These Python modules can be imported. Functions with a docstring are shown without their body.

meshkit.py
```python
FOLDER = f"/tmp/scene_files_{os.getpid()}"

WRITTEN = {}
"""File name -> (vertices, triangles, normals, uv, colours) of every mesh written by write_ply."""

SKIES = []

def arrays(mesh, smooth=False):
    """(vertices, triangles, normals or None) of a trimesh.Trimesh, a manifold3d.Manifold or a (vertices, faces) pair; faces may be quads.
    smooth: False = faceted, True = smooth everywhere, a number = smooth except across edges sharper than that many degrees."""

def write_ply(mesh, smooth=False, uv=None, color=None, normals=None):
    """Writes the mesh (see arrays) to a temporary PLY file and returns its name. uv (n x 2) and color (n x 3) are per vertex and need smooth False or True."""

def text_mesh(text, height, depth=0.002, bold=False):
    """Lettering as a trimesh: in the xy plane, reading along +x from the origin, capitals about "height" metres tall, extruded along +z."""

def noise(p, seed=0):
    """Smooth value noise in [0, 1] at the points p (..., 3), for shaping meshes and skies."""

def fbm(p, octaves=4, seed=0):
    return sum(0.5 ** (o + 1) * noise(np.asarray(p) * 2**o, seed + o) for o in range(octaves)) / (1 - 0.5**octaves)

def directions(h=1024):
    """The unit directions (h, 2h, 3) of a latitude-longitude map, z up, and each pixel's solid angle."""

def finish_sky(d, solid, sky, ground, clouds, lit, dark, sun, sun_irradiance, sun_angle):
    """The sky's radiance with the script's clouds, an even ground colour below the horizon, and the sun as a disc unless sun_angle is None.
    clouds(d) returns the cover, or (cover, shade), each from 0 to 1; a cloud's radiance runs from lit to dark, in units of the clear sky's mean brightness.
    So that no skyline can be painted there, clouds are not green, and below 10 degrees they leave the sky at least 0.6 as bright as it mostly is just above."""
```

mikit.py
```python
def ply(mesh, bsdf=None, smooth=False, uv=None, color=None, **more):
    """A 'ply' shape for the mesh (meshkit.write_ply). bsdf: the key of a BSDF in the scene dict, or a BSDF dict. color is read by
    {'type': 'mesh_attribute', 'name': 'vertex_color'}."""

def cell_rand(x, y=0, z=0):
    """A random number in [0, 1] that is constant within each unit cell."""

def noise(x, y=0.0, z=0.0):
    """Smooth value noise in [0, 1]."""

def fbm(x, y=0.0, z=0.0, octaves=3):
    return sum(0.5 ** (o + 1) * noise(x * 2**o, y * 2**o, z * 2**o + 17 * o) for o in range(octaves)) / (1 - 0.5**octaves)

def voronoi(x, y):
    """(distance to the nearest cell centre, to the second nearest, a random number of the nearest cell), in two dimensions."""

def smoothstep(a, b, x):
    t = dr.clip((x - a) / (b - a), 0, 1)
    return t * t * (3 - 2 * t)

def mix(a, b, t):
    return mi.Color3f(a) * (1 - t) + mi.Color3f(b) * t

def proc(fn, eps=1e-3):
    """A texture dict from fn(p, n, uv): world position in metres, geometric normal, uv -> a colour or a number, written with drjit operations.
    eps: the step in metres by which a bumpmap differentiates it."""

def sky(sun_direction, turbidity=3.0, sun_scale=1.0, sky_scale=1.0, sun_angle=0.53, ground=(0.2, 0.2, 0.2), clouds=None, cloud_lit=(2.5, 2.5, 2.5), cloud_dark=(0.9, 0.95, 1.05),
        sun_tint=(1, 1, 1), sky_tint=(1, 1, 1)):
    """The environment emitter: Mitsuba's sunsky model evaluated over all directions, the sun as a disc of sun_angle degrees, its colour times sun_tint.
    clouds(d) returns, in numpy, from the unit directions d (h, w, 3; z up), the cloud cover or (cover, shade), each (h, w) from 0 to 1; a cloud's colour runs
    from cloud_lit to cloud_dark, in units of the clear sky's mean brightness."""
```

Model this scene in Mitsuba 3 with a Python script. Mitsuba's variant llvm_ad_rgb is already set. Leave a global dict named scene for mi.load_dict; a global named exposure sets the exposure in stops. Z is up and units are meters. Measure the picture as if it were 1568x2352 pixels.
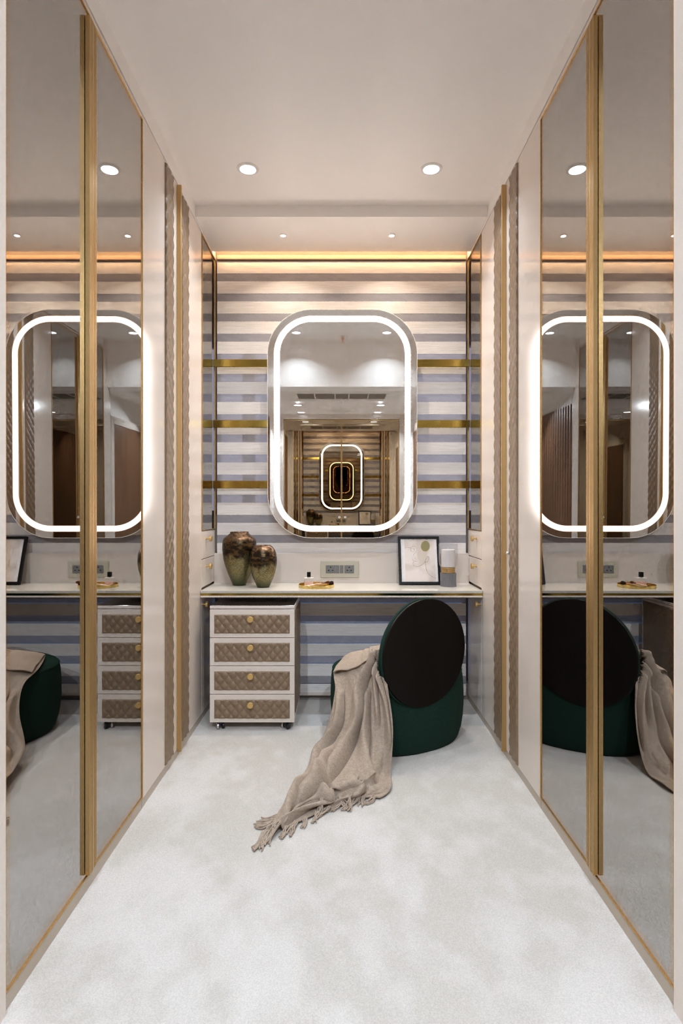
import math, random
import numpy as np, trimesh, manifold3d as m3, shapely
import shapely.geometry as sg
import drjit as dr
import mitsuba as mi
import mikit, meshkit
from mikit import proc, noise, fbm, voronoi, cell_rand, smoothstep, mix
from scipy.interpolate import make_interp_spline

T = mi.ScalarTransform4f
rng = np.random.default_rng(7)
scene, labels = {}, {}

# ------------------------------------------------------------------ camera, light, exposure
CAM_H, FPX = 1.195, 1340.0
scene['camera'] = {'type': 'perspective', 'fov_axis': 'x', 'fov': math.degrees(2 * math.atan(784 / FPX)), 'near_clip': 0.02, 'far_clip': 100.0,
                   'to_world': T().look_at(origin=[0, 0, CAM_H], target=[0, 1, CAM_H], up=[0, 0, 1])}
exposure = 0.48
COOL = (0.84, 0.95, 1.06)
I_HIGH, I_MID, I_SMALL, I_REAR = 1.9, 1.8, 1.6, 5.8     # the recessed lamps
L_RING, L_COVE, L_SKY = (12.0, 10.2, 9.4), (26.0, 16.0, 8.0), (0.40, 0.42, 0.60)
scene['dusk_sky'] = {'type': 'constant', 'radiance': {'type': 'rgb', 'value': list(L_SKY)}, 'sampling_weight': 0.3}


# ------------------------------------------------------------------ helpers
def lin(r, g, b):
    c = np.array([r, g, b]) / 255.0
    return [float(v) for v in np.where(c < 0.04045, c / 12.92, ((c + 0.055) / 1.055) ** 2.4)]


def rgb(c):
    return {'type': 'rgb', 'value': [float(v) for v in c]}


def mat(key, d, two=True):
    scene[key] = {'type': 'twosided', 'bsdf': d} if two else d
    return key


def principled(color, rough=0.5, spec=0.5, **kw):
    c = color if isinstance(color, dict) else rgb(color)
    return {'type': 'principled', 'base_color': c, 'roughness': rough, 'specular': spec, **kw}


def metal(color, alpha):
    if alpha <= 0:
        return {'type': 'conductor', 'material': 'none', 'specular_reflectance': rgb(color)}
    return {'type': 'roughconductor', 'material': 'none', 'alpha': alpha, 'specular_reflectance': rgb(color)}


def bump(d, fn, scale=1.0, eps=1e-3):
    return {'type': 'bumpmap', 'arbitrary': proc(fn, eps), 'scale': scale, 'bsdf': d}


used = {}


def key_for(base):
    n = used.get(base, -1) + 1
    used[base] = n
    return base if n == 0 else f'{base}_{n:03d}'


def thing(name, label, cat, group=None):
    k = key_for(name)
    labels[k] = {'label': label, 'category': cat}
    if group:
        labels[k]['group'] = group
    return k


def struct(name, mesh, bsdf, smooth=False, **kw):
    k = key_for(name)
    scene[k] = mikit.ply(mesh, bsdf, smooth, **kw)
    labels[k] = {'kind': 'structure'}
    return k


def part(parent, name, mesh, bsdf=None, smooth=False, label=None, kind=None, **kw):
    k = key_for(f'{parent}__{name}')
    scene[k] = mikit.ply(mesh, bsdf, smooth, **kw) if not isinstance(mesh, dict) else mesh
    if label or kind:
        labels[k] = {}
        if label:
            labels[k]['label'] = label
        if kind:
            labels[k]['kind'] = kind
    return k


def tm(m):
    if isinstance(m, trimesh.Trimesh):
        return m
    q = m.to_mesh()
    return trimesh.Trimesh(q.vert_properties[:, :3], q.tri_verts, process=False)


def cat(*ms):
    return trimesh.util.concatenate([tm(m) for m in ms])


def box(x0, x1, y0, y1, z0, z1, c=0.0):
    """A box between two corners, its edges chamfered by c."""
    x0, x1 = min(x0, x1), max(x0, x1)
    y0, y1 = min(y0, y1), max(y0, y1)
    z0, z1 = min(z0, z1), max(z0, z1)
    if c <= 0:
        return trimesh.creation.box(bounds=[[x0, y0, z0], [x1, y1, z1]])
    pts = []
    for X, dx in ((x0, c), (x1, -c)):
        for Y, dy in ((y0, c), (y1, -c)):
            for Z, dz in ((z0, c), (z1, -c)):
                pts += [(X, Y + dy, Z + dz), (X + dx, Y, Z + dz), (X + dx, Y + dy, Z)]
    return tm(m3.Manifold.hull_points(np.array(pts)))


def extrude(poly, depth):
    return trimesh.creation.extrude_polygon(poly, depth, engine='earcut')


def place(m, mtx):
    m = m.copy()
    m.apply_transform(np.asarray(mtx, float))
    return m


def frame_mtx(origin, ex, ey, ez):
    M = np.eye(4)
    M[:3, 0], M[:3, 1], M[:3, 2], M[:3, 3] = ex, ey, ez, origin
    return M


def lathe(profile, n=48):
    """Revolve (r, z) pairs, listed from the bottom up, about z."""
    return trimesh.creation.revolve(np.array(profile, float), sections=n)


def spl(profile, n=40, k=3):
    p = np.array(profile, float)
    t = np.r_[0, np.cumsum(np.linalg.norm(np.diff(p, axis=0), axis=1))]
    return make_interp_spline(t, p, k=k)(np.linspace(0, t[-1], n))


def tube(points, radii, sides=7):
    p = np.asarray(points, float)
    t = np.gradient(p, axis=0)
    t /= np.linalg.norm(t, axis=1, keepdims=True) + 1e-12
    ref = np.where(np.abs(t[:, 2:]) < 0.9, [[0, 0, 1.0]], [[1.0, 0, 0]])
    a = np.cross(t, ref)
    a /= np.linalg.norm(a, axis=1, keepdims=True) + 1e-12
    b, ang = np.cross(t, a), np.arange(sides) * 2 * np.pi / sides
    r = np.broadcast_to(radii, (len(p),))[:, None, None]
    v = (p[:, None] + r * (np.cos(ang)[None, :, None] * a[:, None] + np.sin(ang)[None, :, None] * b[:, None])).reshape(-1, 3)
    f = []
    for i in range(len(p) - 1):
        for j in range(sides):
            q = [i * sides + j, i * sides + (j + 1) % sides, (i + 1) * sides + (j + 1) % sides, (i + 1) * sides + j]
            f += [[q[0], q[1], q[2]], [q[0], q[2], q[3]]]
    n0, n1 = len(v), len(v) + 1
    v = np.vstack([v, p[:1], p[-1:]])
    for j in range(sides):
        f.append([n0, (j + 1) % sides, j])
        f.append([n1, (len(p) - 1) * sides + j, (len(p) - 1) * sides + (j + 1) % sides])
    m = trimesh.Trimesh(v, f, process=False)
    m.fix_normals()
    return m


def pad(origin, U, V, N, w, h, hf, step=0.004):
    """A padded panel: a height field hf(u, v) over w x h metres, with its sides closed down to the plane."""
    nu, nv = max(4, int(round(w / step))), max(4, int(round(h / step)))
    u, v = np.meshgrid(np.linspace(0, w, nu + 1), np.linspace(0, h, nv + 1), indexing='ij')
    z = hf(u, v)
    O, U, V, N = (np.array(a, float) for a in (origin, U, V, N))
    P = O + u[..., None] * U + v[..., None] * V + z[..., None] * N
    idx = np.arange((nu + 1) * (nv + 1)).reshape(nu + 1, nv + 1)
    q = np.stack([idx[:-1, :-1], idx[1:, :-1], idx[1:, 1:], idx[:-1, 1:]], -1).reshape(-1, 4)
    loop = np.r_[idx[:-1, 0], idx[-1, :-1], idx[:0:-1, -1], idx[0, :0:-1]]
    base = (O + u[..., None] * U + v[..., None] * V).reshape(-1, 3)[loop]
    P = np.vstack([P.reshape(-1, 3), base])
    n0, L = (nu + 1) * (nv + 1), len(loop)
    a, b = np.arange(L), (np.arange(L) + 1) % L
    s = np.stack([loop[b], loop[a], n0 + a, n0 + b], -1)
    q = np.vstack([q, s])
    f = np.vstack([q[:, [0, 1, 2]], q[:, [0, 2, 3]]])
    if np.dot(np.cross(U, V), N) < 0:
        f = f[:, ::-1]
    return trimesh.Trimesh(P, f, process=False)


def quilt(cw, ch, puff, w, h, du=0.0, dv=0.0, edge=0.006, flat=0.35):
    def hf(u, v):
        a, b = (u + du) / cw + (v + dv) / ch, (u + du) / cw - (v + dv) / ch
        s = np.abs(np.sin(np.pi * a)) * np.abs(np.sin(np.pi * b))
        e = np.minimum(np.minimum(u, w - u), np.minimum(v, h - v)) / edge
        e = np.sqrt(np.clip(1 - (1 - np.clip(e, 0, 1)) ** 2, 0, 1))
        return (flat * puff + puff * s ** 0.48) * e
    return hf


def px(x, y, Y):
    """The point at depth Y that the pixel (x, y) of the photograph looks at: used once, to measure."""
    return np.array([(x - 784) * Y / FPX, Y, CAM_H - (y - 1176) * Y / FPX])


# ------------------------------------------------------------------ materials
def carpet_color(p, n, uv):
    big = fbm(p.x * 3.1, p.y * 2.3, 0.0, 4)
    mid = fbm(p.x * 13 + 5, p.y * 9, 3.0, 3)
    fine = noise(p.x * 420, p.y * 420, 1.0)
    t = smoothstep(0.32, 0.68, 0.5 * big + 0.5 * mid)
    c = mix(lin(184, 180, 174), lin(197, 194, 191), t)
    return c * (0.90 + 0.20 * fine)


def carpet_bump(p, n, uv):
    return 0.0022 * noise(p.x * 260, p.y * 260, p.z * 260) + 0.0012 * noise(p.x * 620, p.y * 620, 7.0)


def lacquer_color(p, n, uv):
    return mix(lin(221, 210, 200), lin(225, 215, 206), noise(p.x * 2, p.y * 2, p.z * 1.2))


def band_color(p, n, uv):
    g = 0.55 * noise(p.x * 6, p.z * 900, 2.0) + 0.45 * noise(p.x * 17 + 3, p.z * 420, 9.0)
    return mix(lin(225, 219, 215), lin(241, 237, 235), smoothstep(0.2, 0.8, g))


def sheer_color(p, n, uv):
    g = fbm(p.x * 26 + p.z * 30, p.z * 60, 4.0, 3)
    return mix(lin(170, 167, 173), lin(192, 189, 196), g)


def throw_color(p, n, uv):
    f = noise(p.x * 330, p.y * 330, p.z * 330)
    g = noise(p.x * 90, p.y * 90, p.z * 90)
    w = 0.5 + 0.5 * dr.sin(uv.x * 1400.0) * dr.sin(uv.y * 1400.0)
    return mix(lin(128, 114, 101), lin(184, 168, 153), 0.5 * f + 0.25 * g + 0.25 * w)


def boucle_color(p, n, uv):
    return mix(lin(15, 33, 28), lin(27, 52, 43), smoothstep(0.2, 0.8, noise(p.x * 520, p.y * 520, p.z * 520)))


def boucle_bump(p, n, uv):
    return 0.0016 * noise(p.x * 420, p.y * 420, p.z * 420)


def leather_color(p, n, uv):
    return mix(lin(120, 100, 80), lin(132, 112, 91), noise(p.x * 60, p.y * 60, p.z * 60))


def vase_color(p, n, uv):
    z = p.z - 0.75
    h = uv.y                                     # height fraction of the vase, written into its uv
    edge = h + 0.34 * (fbm(p.x * 46, p.y * 46, p.z * 17, 4) - 0.5)
    spot = smoothstep(0.44, 0.66, fbm(p.x * 300, p.y * 300, p.z * 300, 3))
    low = mix(lin(150, 139, 100), lin(92, 86, 60), spot)
    low = mix(lin(88, 92, 70), low, smoothstep(0.0, 0.30, h))
    dark = mix(lin(42, 33, 24), lin(96, 76, 48), smoothstep(0.40, 0.68, fbm(p.x * 40 + 9, p.y * 40, p.z * 70, 4)))
    top = mix(lin(134, 108, 84), lin(88, 68, 52), smoothstep(0.42, 0.66, fbm(p.x * 70, p.y * 70, p.z * 90, 3)))
    c = mix(low, dark, smoothstep(0.48, 0.62, edge))
    return mix(c, top, smoothstep(0.82, 0.95, edge))


def vase_rough(p, n, uv):
    return 0.20 + 0.22 * fbm(p.x * 120, p.y * 120, p.z * 120, 3)


def vase_bump(p, n, uv):
    return 0.0014 * fbm(p.x * 110, p.y * 110, p.z * 110, 3)


def walnut_color(p, n, uv):
    g = fbm(p.x * 24, p.y * 24, p.z * 1.6, 4)
    return mix(lin(96, 68, 50), lin(128, 94, 70), g)


def panel_color(p, n, uv):
    g = fbm(p.x * 30 + 4, p.y * 30, p.z * 3, 3)
    return mix(lin(11, 8, 7), lin(17, 13, 11), g)


CARPET = mat('mat_carpet', bump(principled(proc(carpet_color), 0.95, 0.1), carpet_bump))
PLASTER = mat('mat_plaster', principled(lin(232, 228, 224), 0.55, 0.25))
CEIL = mat('mat_ceiling', principled(lin(243, 239, 235), 0.42, 0.3))
LACQ = mat('mat_lacquer', principled(proc(lacquer_color), 0.115, 0.14))
PLINTH = mat('mat_plinth', principled(lin(176, 163, 148), 0.35, 0.4))
SMOKE = mat('mat_smoke_mirror', metal((0.50, 0.485, 0.47), 0))
RIM = mat('mat_bronze_border', metal((0.52, 0.45, 0.385), 0))
BRONZE = mat('mat_bronze_mirror', metal((0.44, 0.34, 0.23), 0))
SILVER = mat('mat_mirror', metal((0.86, 0.87, 0.87), 0))
GOLD = mat('mat_brushed_gold', principled(lin(196, 163, 112), 0.42, 0.5, metallic=0.92))
GOLDP = mat('mat_polished_gold', metal((0.44, 0.32, 0.08), 0.03))
KNOB = mat('mat_satin_brass', principled(lin(208, 174, 112), 0.42, 0.5, metallic=0.6))
CHROME = mat('mat_chrome', metal((0.8, 0.8, 0.82), 0.1))
BAND = mat('mat_blind_band', principled(proc(band_color), 0.8, 0.15))
SHEER = mat('mat_blind_sheer', {'type': 'blendbsdf', 'weight': 0.42, 'a': {'type': 'twosided', 'bsdf': {'type': 'diffuse', 'reflectance': proc(sheer_color)}},
                                'b': {'type': 'thindielectric', 'int_ior': 1.05}}, two=False)
LEATHER = mat('mat_leather', principled(proc(leather_color), 0.42, 0.4))
BOUCLE = mat('mat_green_boucle', bump(principled(proc(boucle_color), 0.95, 0.15, sheen=0.3), boucle_bump))
DARKWOOD = mat('mat_dark_panel', principled(proc(panel_color), 0.34, 0.16))
THROW = mat('mat_throw', principled(proc(throw_color), 0.95, 0.1, sheen=0.2))
VASE = mat('mat_vase_glaze', bump(principled(proc(vase_color), proc(vase_rough), 0.6, metallic=0.85), vase_bump))
BLACK = mat('mat_black', principled(lin(8, 8, 8), 0.4, 0.2))
RUBBER = mat('mat_caster', principled(lin(16, 18, 24), 0.3, 0.5))
GLASSTOP = mat('mat_glass_top', principled(lin(190, 187, 178), 0.04, 0.5))
WHITE = mat('mat_white_edge', principled(lin(245, 240, 232), 0.4, 0.3))
PAPER = mat('mat_paper', principled(lin(244, 240, 240), 0.7, 0.2))
PRINT = mat('mat_print', principled(proc(lambda p, n, uv: mix(lin(222, 211, 203), lin(238, 230, 226), smoothstep(0.35, 0.6, fbm(p.x * 14, p.y * 5, p.z * 14, 3)))), 0.7, 0.2))
INK = mat('mat_ink', principled(lin(58, 56, 60), 0.7, 0.2))
OLIVE = mat('mat_olive_ink', principled(proc(lambda p, n, uv: mix(lin(140, 134, 92), lin(160, 154, 112), noise(p.x * 300, p.y * 300, p.z * 300))), 0.7, 0.2))
CLEAR = mat('mat_clear_glass', {'type': 'blendbsdf', 'weight': 0.80, 'a': {'type': 'twosided', 'bsdf': {'type': 'diffuse', 'reflectance': rgb((0.9, 0.9, 0.9))}}, 'b': {'type': 'thindielectric', 'int_ior': 1.5}}, two=False)
SMOKEGLASS = mat('mat_smoke_glass', {'type': 'thindielectric', 'int_ior': 1.45, 'specular_transmittance': rgb((0.86, 0.87, 0.91))}, two=False)
RIBGLASS = mat('mat_ribbed_glass', principled(lin(112, 112, 118), 0.12, 0.6))
FARWALL = mat('mat_window_wall', principled(lin(146, 136, 130), 0.7, 0.2))
DIMPANE = mat('mat_dim_pane', {'type': 'thindielectric', 'int_ior': 1.5, 'specular_transmittance': rgb((0.36, 0.44, 0.52))}, two=False)  # tint stands in for the darker ground outside the lower window
PANE = mat('mat_pane', {'type': 'thindielectric', 'int_ior': 1.5}, two=False)
WAX = mat('mat_wax', principled(lin(236, 230, 222), 0.6, 0.3))
PERFUME = mat('mat_perfume', principled(lin(246, 186, 158), 0.15, 0.5))
WALNUT = mat('mat_walnut', principled(proc(walnut_color), 0.4, 0.4))
BRISTLE = mat('mat_bristle', principled(lin(38, 22, 18), 0.8, 0.2))
BRISTLE2 = mat('mat_bristle_brown', principled(lin(84, 46, 20), 0.8, 0.2))
ROSE = mat('mat_rose_metal', metal((0.85, 0.66, 0.56), 0.15))
SAGE = mat('mat_socket_plate', principled(lin(190, 185, 168), 0.3, 0.4))
GREY = mat('mat_socket_grey', principled(lin(116, 116, 118), 0.4, 0.4))
ALU = mat('mat_window_frame', principled(lin(150, 142, 136), 0.45, 0.4))
VENT = mat('mat_vent_white', principled(lin(222, 218, 210), 0.5, 0.3))
SLOT = mat('mat_vent_slot', principled(lin(120, 112, 102), 0.6, 0.2))
COPPER = mat('mat_copper', metal((0.85, 0.45, 0.35), 0.2))


def glow(mesh, color, weight, bsdf=WHITE, **kw):
    return mikit.ply(mesh, bsdf, False, emitter={'type': 'area', 'radiance': rgb(color), 'sampling_weight': weight}, **kw)


# ------------------------------------------------------------------ the setting
Z_HI, Z_LO, Z_RE = 2.878, 2.814, 2.41
Y_REAR, Y_HEAD, Y_SOF, Y_WALL = -0.585, 1.24, 3.20, 3.72
A = 0.80
struct('floor', box(-1.0, 1.0, Y_REAR - 0.1, 3.95, -0.08, 0.0), CARPET)
struct('ceiling', box(-1.0, 1.0, Y_HEAD, 3.95, Z_HI, Z_HI + 0.08), CEIL)
struct('ceiling', cat(box(-A, A, Y_SOF, 3.625, Z_LO, Z_LO + 0.012), box(-A, A, 3.613, 3.625, Z_LO, Z_LO + 0.03), box(-A, A, Y_SOF, Y_SOF + 0.012, Z_LO, Z_HI)), CEIL)
struct('ceiling', box(-1.0, 1.0, Y_REAR - 0.1, Y_HEAD + 0.06, Z_RE, Z_RE + 0.05), CEIL)
struct('wall_front', box(-A, A, Y_HEAD, Y_HEAD + 0.06, Z_RE, Z_HI), PLASTER)
for s, side in ((-1, 'left'), (1, 'right')):
    struct(f'wall_{side}', cat(box(s * (A + .001), s * (A + 0.09), 1.38, 3.95, 2.80, Z_HI), box(s * 1.36, s * 1.42, 1.30, 3.95, 0, Z_HI)), PLASTER)
    struct(f'trim', box(s * (A - 0.004), s * 1.36, Y_HEAD, (1.384, 1.398)[s > 0], 0, Z_HI), LACQ)
    labels[list(scene)[-1]] = {'kind': 'structure'}
struct('wall_rear', box(-1.0, 1.0, Y_REAR - 0.16, Y_REAR - 0.1, 0, Z_RE), PLASTER)
# far wall round the window: lintel, spandrel, piers
struct('wall_far', cat(box(-0.95, 0.95, Y_WALL, 3.90, 2.300, Z_HI), box(-0.95, 0.95, Y_WALL, 3.90, 0.66, 1.175), box(-0.95, 0.95, Y_WALL, 3.90, 0.0, 0.10),
                       box(-0.95, -0.82, Y_WALL, 3.90, 0.1, 2.30), box(0.82, 0.95, Y_WALL, 3.90, 0.1, 2.30)), FARWALL)
w1 = key_for('window_1')
labels[w1] = {'kind': 'structure'}
part(w1, 'frame', cat(box(-0.82, 0.82, 3.79, 3.84, 1.175, 1.205), box(-0.82, 0.82, 3.79, 3.84, 2.275, 2.30), box(-0.82, -0.79, 3.79, 3.84, 1.2, 2.28), box(0.79, 0.82, 3.79, 3.84, 1.2, 2.28),
                      box(-0.79, -0.641, 3.79, 3.83, 2.262, 2.276)), ALU)
part(w1, 'mullion', box(-0.642, -0.566, 3.78, 3.85, 1.2, 2.28, 0.004), ALU)
part(w1, 'pane', box(-0.79, -0.642, 3.812, 3.815, 1.205, 2.275), PANE)
part(w1, 'pane', box(-0.566, 0.79, 3.812, 3.815, 1.205, 2.275), PANE)
w2 = key_for('window_2')
labels[w2] = {'kind': 'structure'}
part(w2, 'frame', cat(box(-0.82, 0.82, 3.79, 3.84, 0.10, 0.13), box(-0.82, 0.82, 3.79, 3.84, 0.63, 0.66), box(-0.82, -0.79, 3.79, 3.84, 0.13, 0.63), box(0.79, 0.82, 3.79, 3.84, 0.13, 0.63)), ALU)
part(w2, 'pane', box(-0.79, 0.79, 3.812, 3.815, 0.13, 0.63), DIMPANE)

# room behind the camera, seen in the mirrors
wl = struct('wall_left', box(-1.0, -0.90, Y_REAR - 0.1, Y_HEAD, 0, Z_RE), PLASTER)
ang = np.linspace(0, np.pi, 7)
flute_poly = sg.Polygon([(-0.034 * math.cos(a), 0.020 * math.sin(a)) for a in ang])
flute = extrude(flute_poly, 2.27)
for k in range(17):
    y = 1.17 - 0.072 * k
    part(wl, 'flute', place(flute, frame_mtx([-0.90, y, 0.02], [0, 1, 0], [1, 0, 0], [0, 0, 1])), WALNUT, 30)
wr = struct('wall_right', cat(box(0.90, 1.0, Y_REAR - 0.1, Y_HEAD, 0, Z_RE)), PLASTER)
d1 = key_for('door_1')
labels[d1] = {'kind': 'structure'}
part(d1, 'leaf', box(0.868, 0.90, 0.18, 0.98, 0.0, 2.08, 0.002), WALNUT)
part(d1, 'casing', cat(box(0.862, 0.90, 0.10, 0.18, 0, 2.16, 0.003), box(0.862, 0.90, 0.98, 1.06, 0, 2.16, 0.003), box(0.862, 0.90, 0.18, 0.98, 2.08, 2.16, 0.003)), LACQ)
part(d1, 'handle', cat(box(0.862, 0.868, 0.22, 0.26, 0.95, 1.09, 0.002), tube([[0.866, 0.24, 1.02], [0.83, 0.24, 1.02], [0.828, 0.27, 1.02], [0.828, 0.36, 1.02]], 0.008)), GOLD, 40)
struct('trim', cat(box(-0.90, -0.768, Y_REAR, Y_REAR + 0.03, 0, Z_RE), box(0.768, 0.90, Y_REAR, Y_REAR + 0.03, 0, Z_RE), box(-0.768, 0.768, Y_REAR, Y_REAR + 0.03, 2.34, Z_RE)), LACQ)


# ------------------------------------------------------------------ mirrored wardrobes
def ribbed(y0, y1, p):
    """Cross-section (y, protrusion) of a pull profile with three grooves."""
    w = y1 - y0
    pts = [(y0, 0), (y0, p)]
    for k in range(3):
        c = y0 + w * (0.25 + 0.25 * k)
        pts += [(c - w * 0.05, p), (c - w * 0.025, p - 0.004), (c + w * 0.025, p - 0.004), (c + w * 0.05, p)]
    pts += [(y1, p), (y1, 0)]
    return sg.Polygon(pts)


def pull(s, y0, y1, z0, z1, p, x=A):
    m = extrude(ribbed(y0, y1, p), z1 - z0)
    m = place(m, frame_mtx([s * x, 0, z0], [0, 1, 0], [-s, 0, 0], [0, 0, 1]))
    m.fix_normals()
    return m


def mirror_door(t, s, y0, y1, z0, z1, name='door', fr=0.0045, glass=SMOKE, border=0.024, out=0.0025, rim=RIM):
    d = key_for(f'{t}__{name}')
    scene[d] = mikit.ply(box(s * (A + 0.004), s * (A + 0.022), y0, y1, z0, z1), LACQ)
    xo, xi = s * (A - out), s * (A + 0.004)
    part(d, 'frame', cat(box(xo, xi, y0, y0 + fr, z0, z1, 0.001), box(xo, xi, y1 - fr, y1, z0, z1, 0.001), box(xo, xi, y0 + fr, y1 - fr, z0, z0 + fr, 0.001), box(xo, xi, y0 + fr, y1 - fr, z1 - fr, z1, 0.001)), GOLD)
    xg = s * (A + 0.0015)
    a0, a1, b0, b1 = y0 + fr, y1 - fr, z0 + fr, z1 - fr
    if border:
        part(d, 'mirror_border', cat(box(xg, xi, a0, a0 + border, b0, b1), box(xg, xi, a1 - border, a1, b0, b1), box(xg, xi, a0 + border, a1 - border, b1 - border, b1), box(xg, xi, a0 + border, a1 - border, b0, b0 + border)), rim)
        a0, a1, b0, b1 = a0 + border, a1 - border, b0 + border, b1 - border
    part(d, 'mirror_panel', box(xg, xi, a0, a1, b0, b1), glass)
    return d


for s, side, other in ((-1, 'left', 'frame edge'), (1, 'right', 'frame edge')):
    y0 = 1.385 if s < 0 else 1.399
    t = thing('mirrored_wardrobe', f'tall wardrobe with smoked mirror doors and gold trim along the {side} side', 'wardrobe')
    part(t, 'body', box(s * (A + 0.024), s * 1.35, y0, 2.346, 0.04, 2.79), LACQ)
    part(t, 'top_rail', box(s * (A + 0.001), s * (A + 0.024), y0, 2.346, 2.776, 2.79), LACQ)
    part(t, 'plinth', box(s * (A + 0.004), s * 1.35, y0, 2.346, 0.0, 0.042), PLINTH)
    da = mirror_door(t, s, y0, 1.851, 0.046, 2.774)
    part(da, 'handle', pull(s, 1.822, 1.8495, 0.060, 2.748, 0.014), GOLD)
    db = mirror_door(t, s, 1.853, 2.346, 0.046, 2.774)
    part(db, 'handle', pull(s, 1.8545, 1.881, 0.060, 2.748, 0.014), GOLD)
    ajar = T().translate([s * A, 2.346, 0]).rotate([0, 0, 1], s * 0.30).translate([-s * A, -2.346, 0])   # hangs a little out of line
    for k in [k for k in scene if k.startswith(db)]:
        scene[k]['to_world'] = ajar

# ------------------------------------------------------------------ quilted wardrobes
for s, side in ((-1, 'left'), (1, 'right')):
    t = thing('quilted_wardrobe', f'tall beige lacquer wardrobe with two quilted leather strips, next to the vanity on the {side}', 'wardrobe')
    part(t, 'body', box(s * (A + 0.022), s * 1.35, 2.350, 3.336, 0.04, 2.79), LACQ)
    part(t, 'plinth', box(s * (A + 0.004), s * 1.35, 2.350, 3.336, 0.0, 0.038), PLINTH)
    for k, (y0, y1, q0, q1) in enumerate(((2.350, 2.848, 2.640, 2.763), (2.851, 3.336, 2.913, 3.037))):
        d = key_for(f'{t}__door')
        scene[d] = mikit.ply(box(s * A, s * (A + 0.020), y0, y1, 0.040, 2.792, 0.0015), LACQ)
        w, h = q1 - q0, 2.735
        hf = quilt(0.062, 0.065, 0.0052, w, h, 0.031 - w / 2, 0, 0.008, 0.9)
        if s < 0:
            m = pad([-A, q0, 0.046], [0, 1, 0], [0, 0, 1], [1, 0, 0], w, h, hf, 0.0052)
        else:
            m = pad([A, q0, 0.046], [0, 1, 0], [0, 0, 1], [-1, 0, 0], w, h, hf, 0.0052)
        part(d, 'quilted_strip', m, LEATHER, 40, label='brown diamond-quilted leather strip')
        if k == 0:
            part(d, 'handle', cat(box(s * (A - 0.022), s * A, 2.832, 2.846, 0.030, 2.785, 0.0015)), GOLD, label='slim full-height gold handle')
            if s > 0:
                lk = lathe([(0, 0), (0.010, 0), (0.010, 0.010), (0.008, 0.016), (0, 0.017)], 20)
                part(d, 'lock', place(lk, frame_mtx([A, 2.777, 1.0], [0, 1, 0], [0, 0, 1], [-1, 0, 0])), CHROME, 40, label='small chrome lock')


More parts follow.
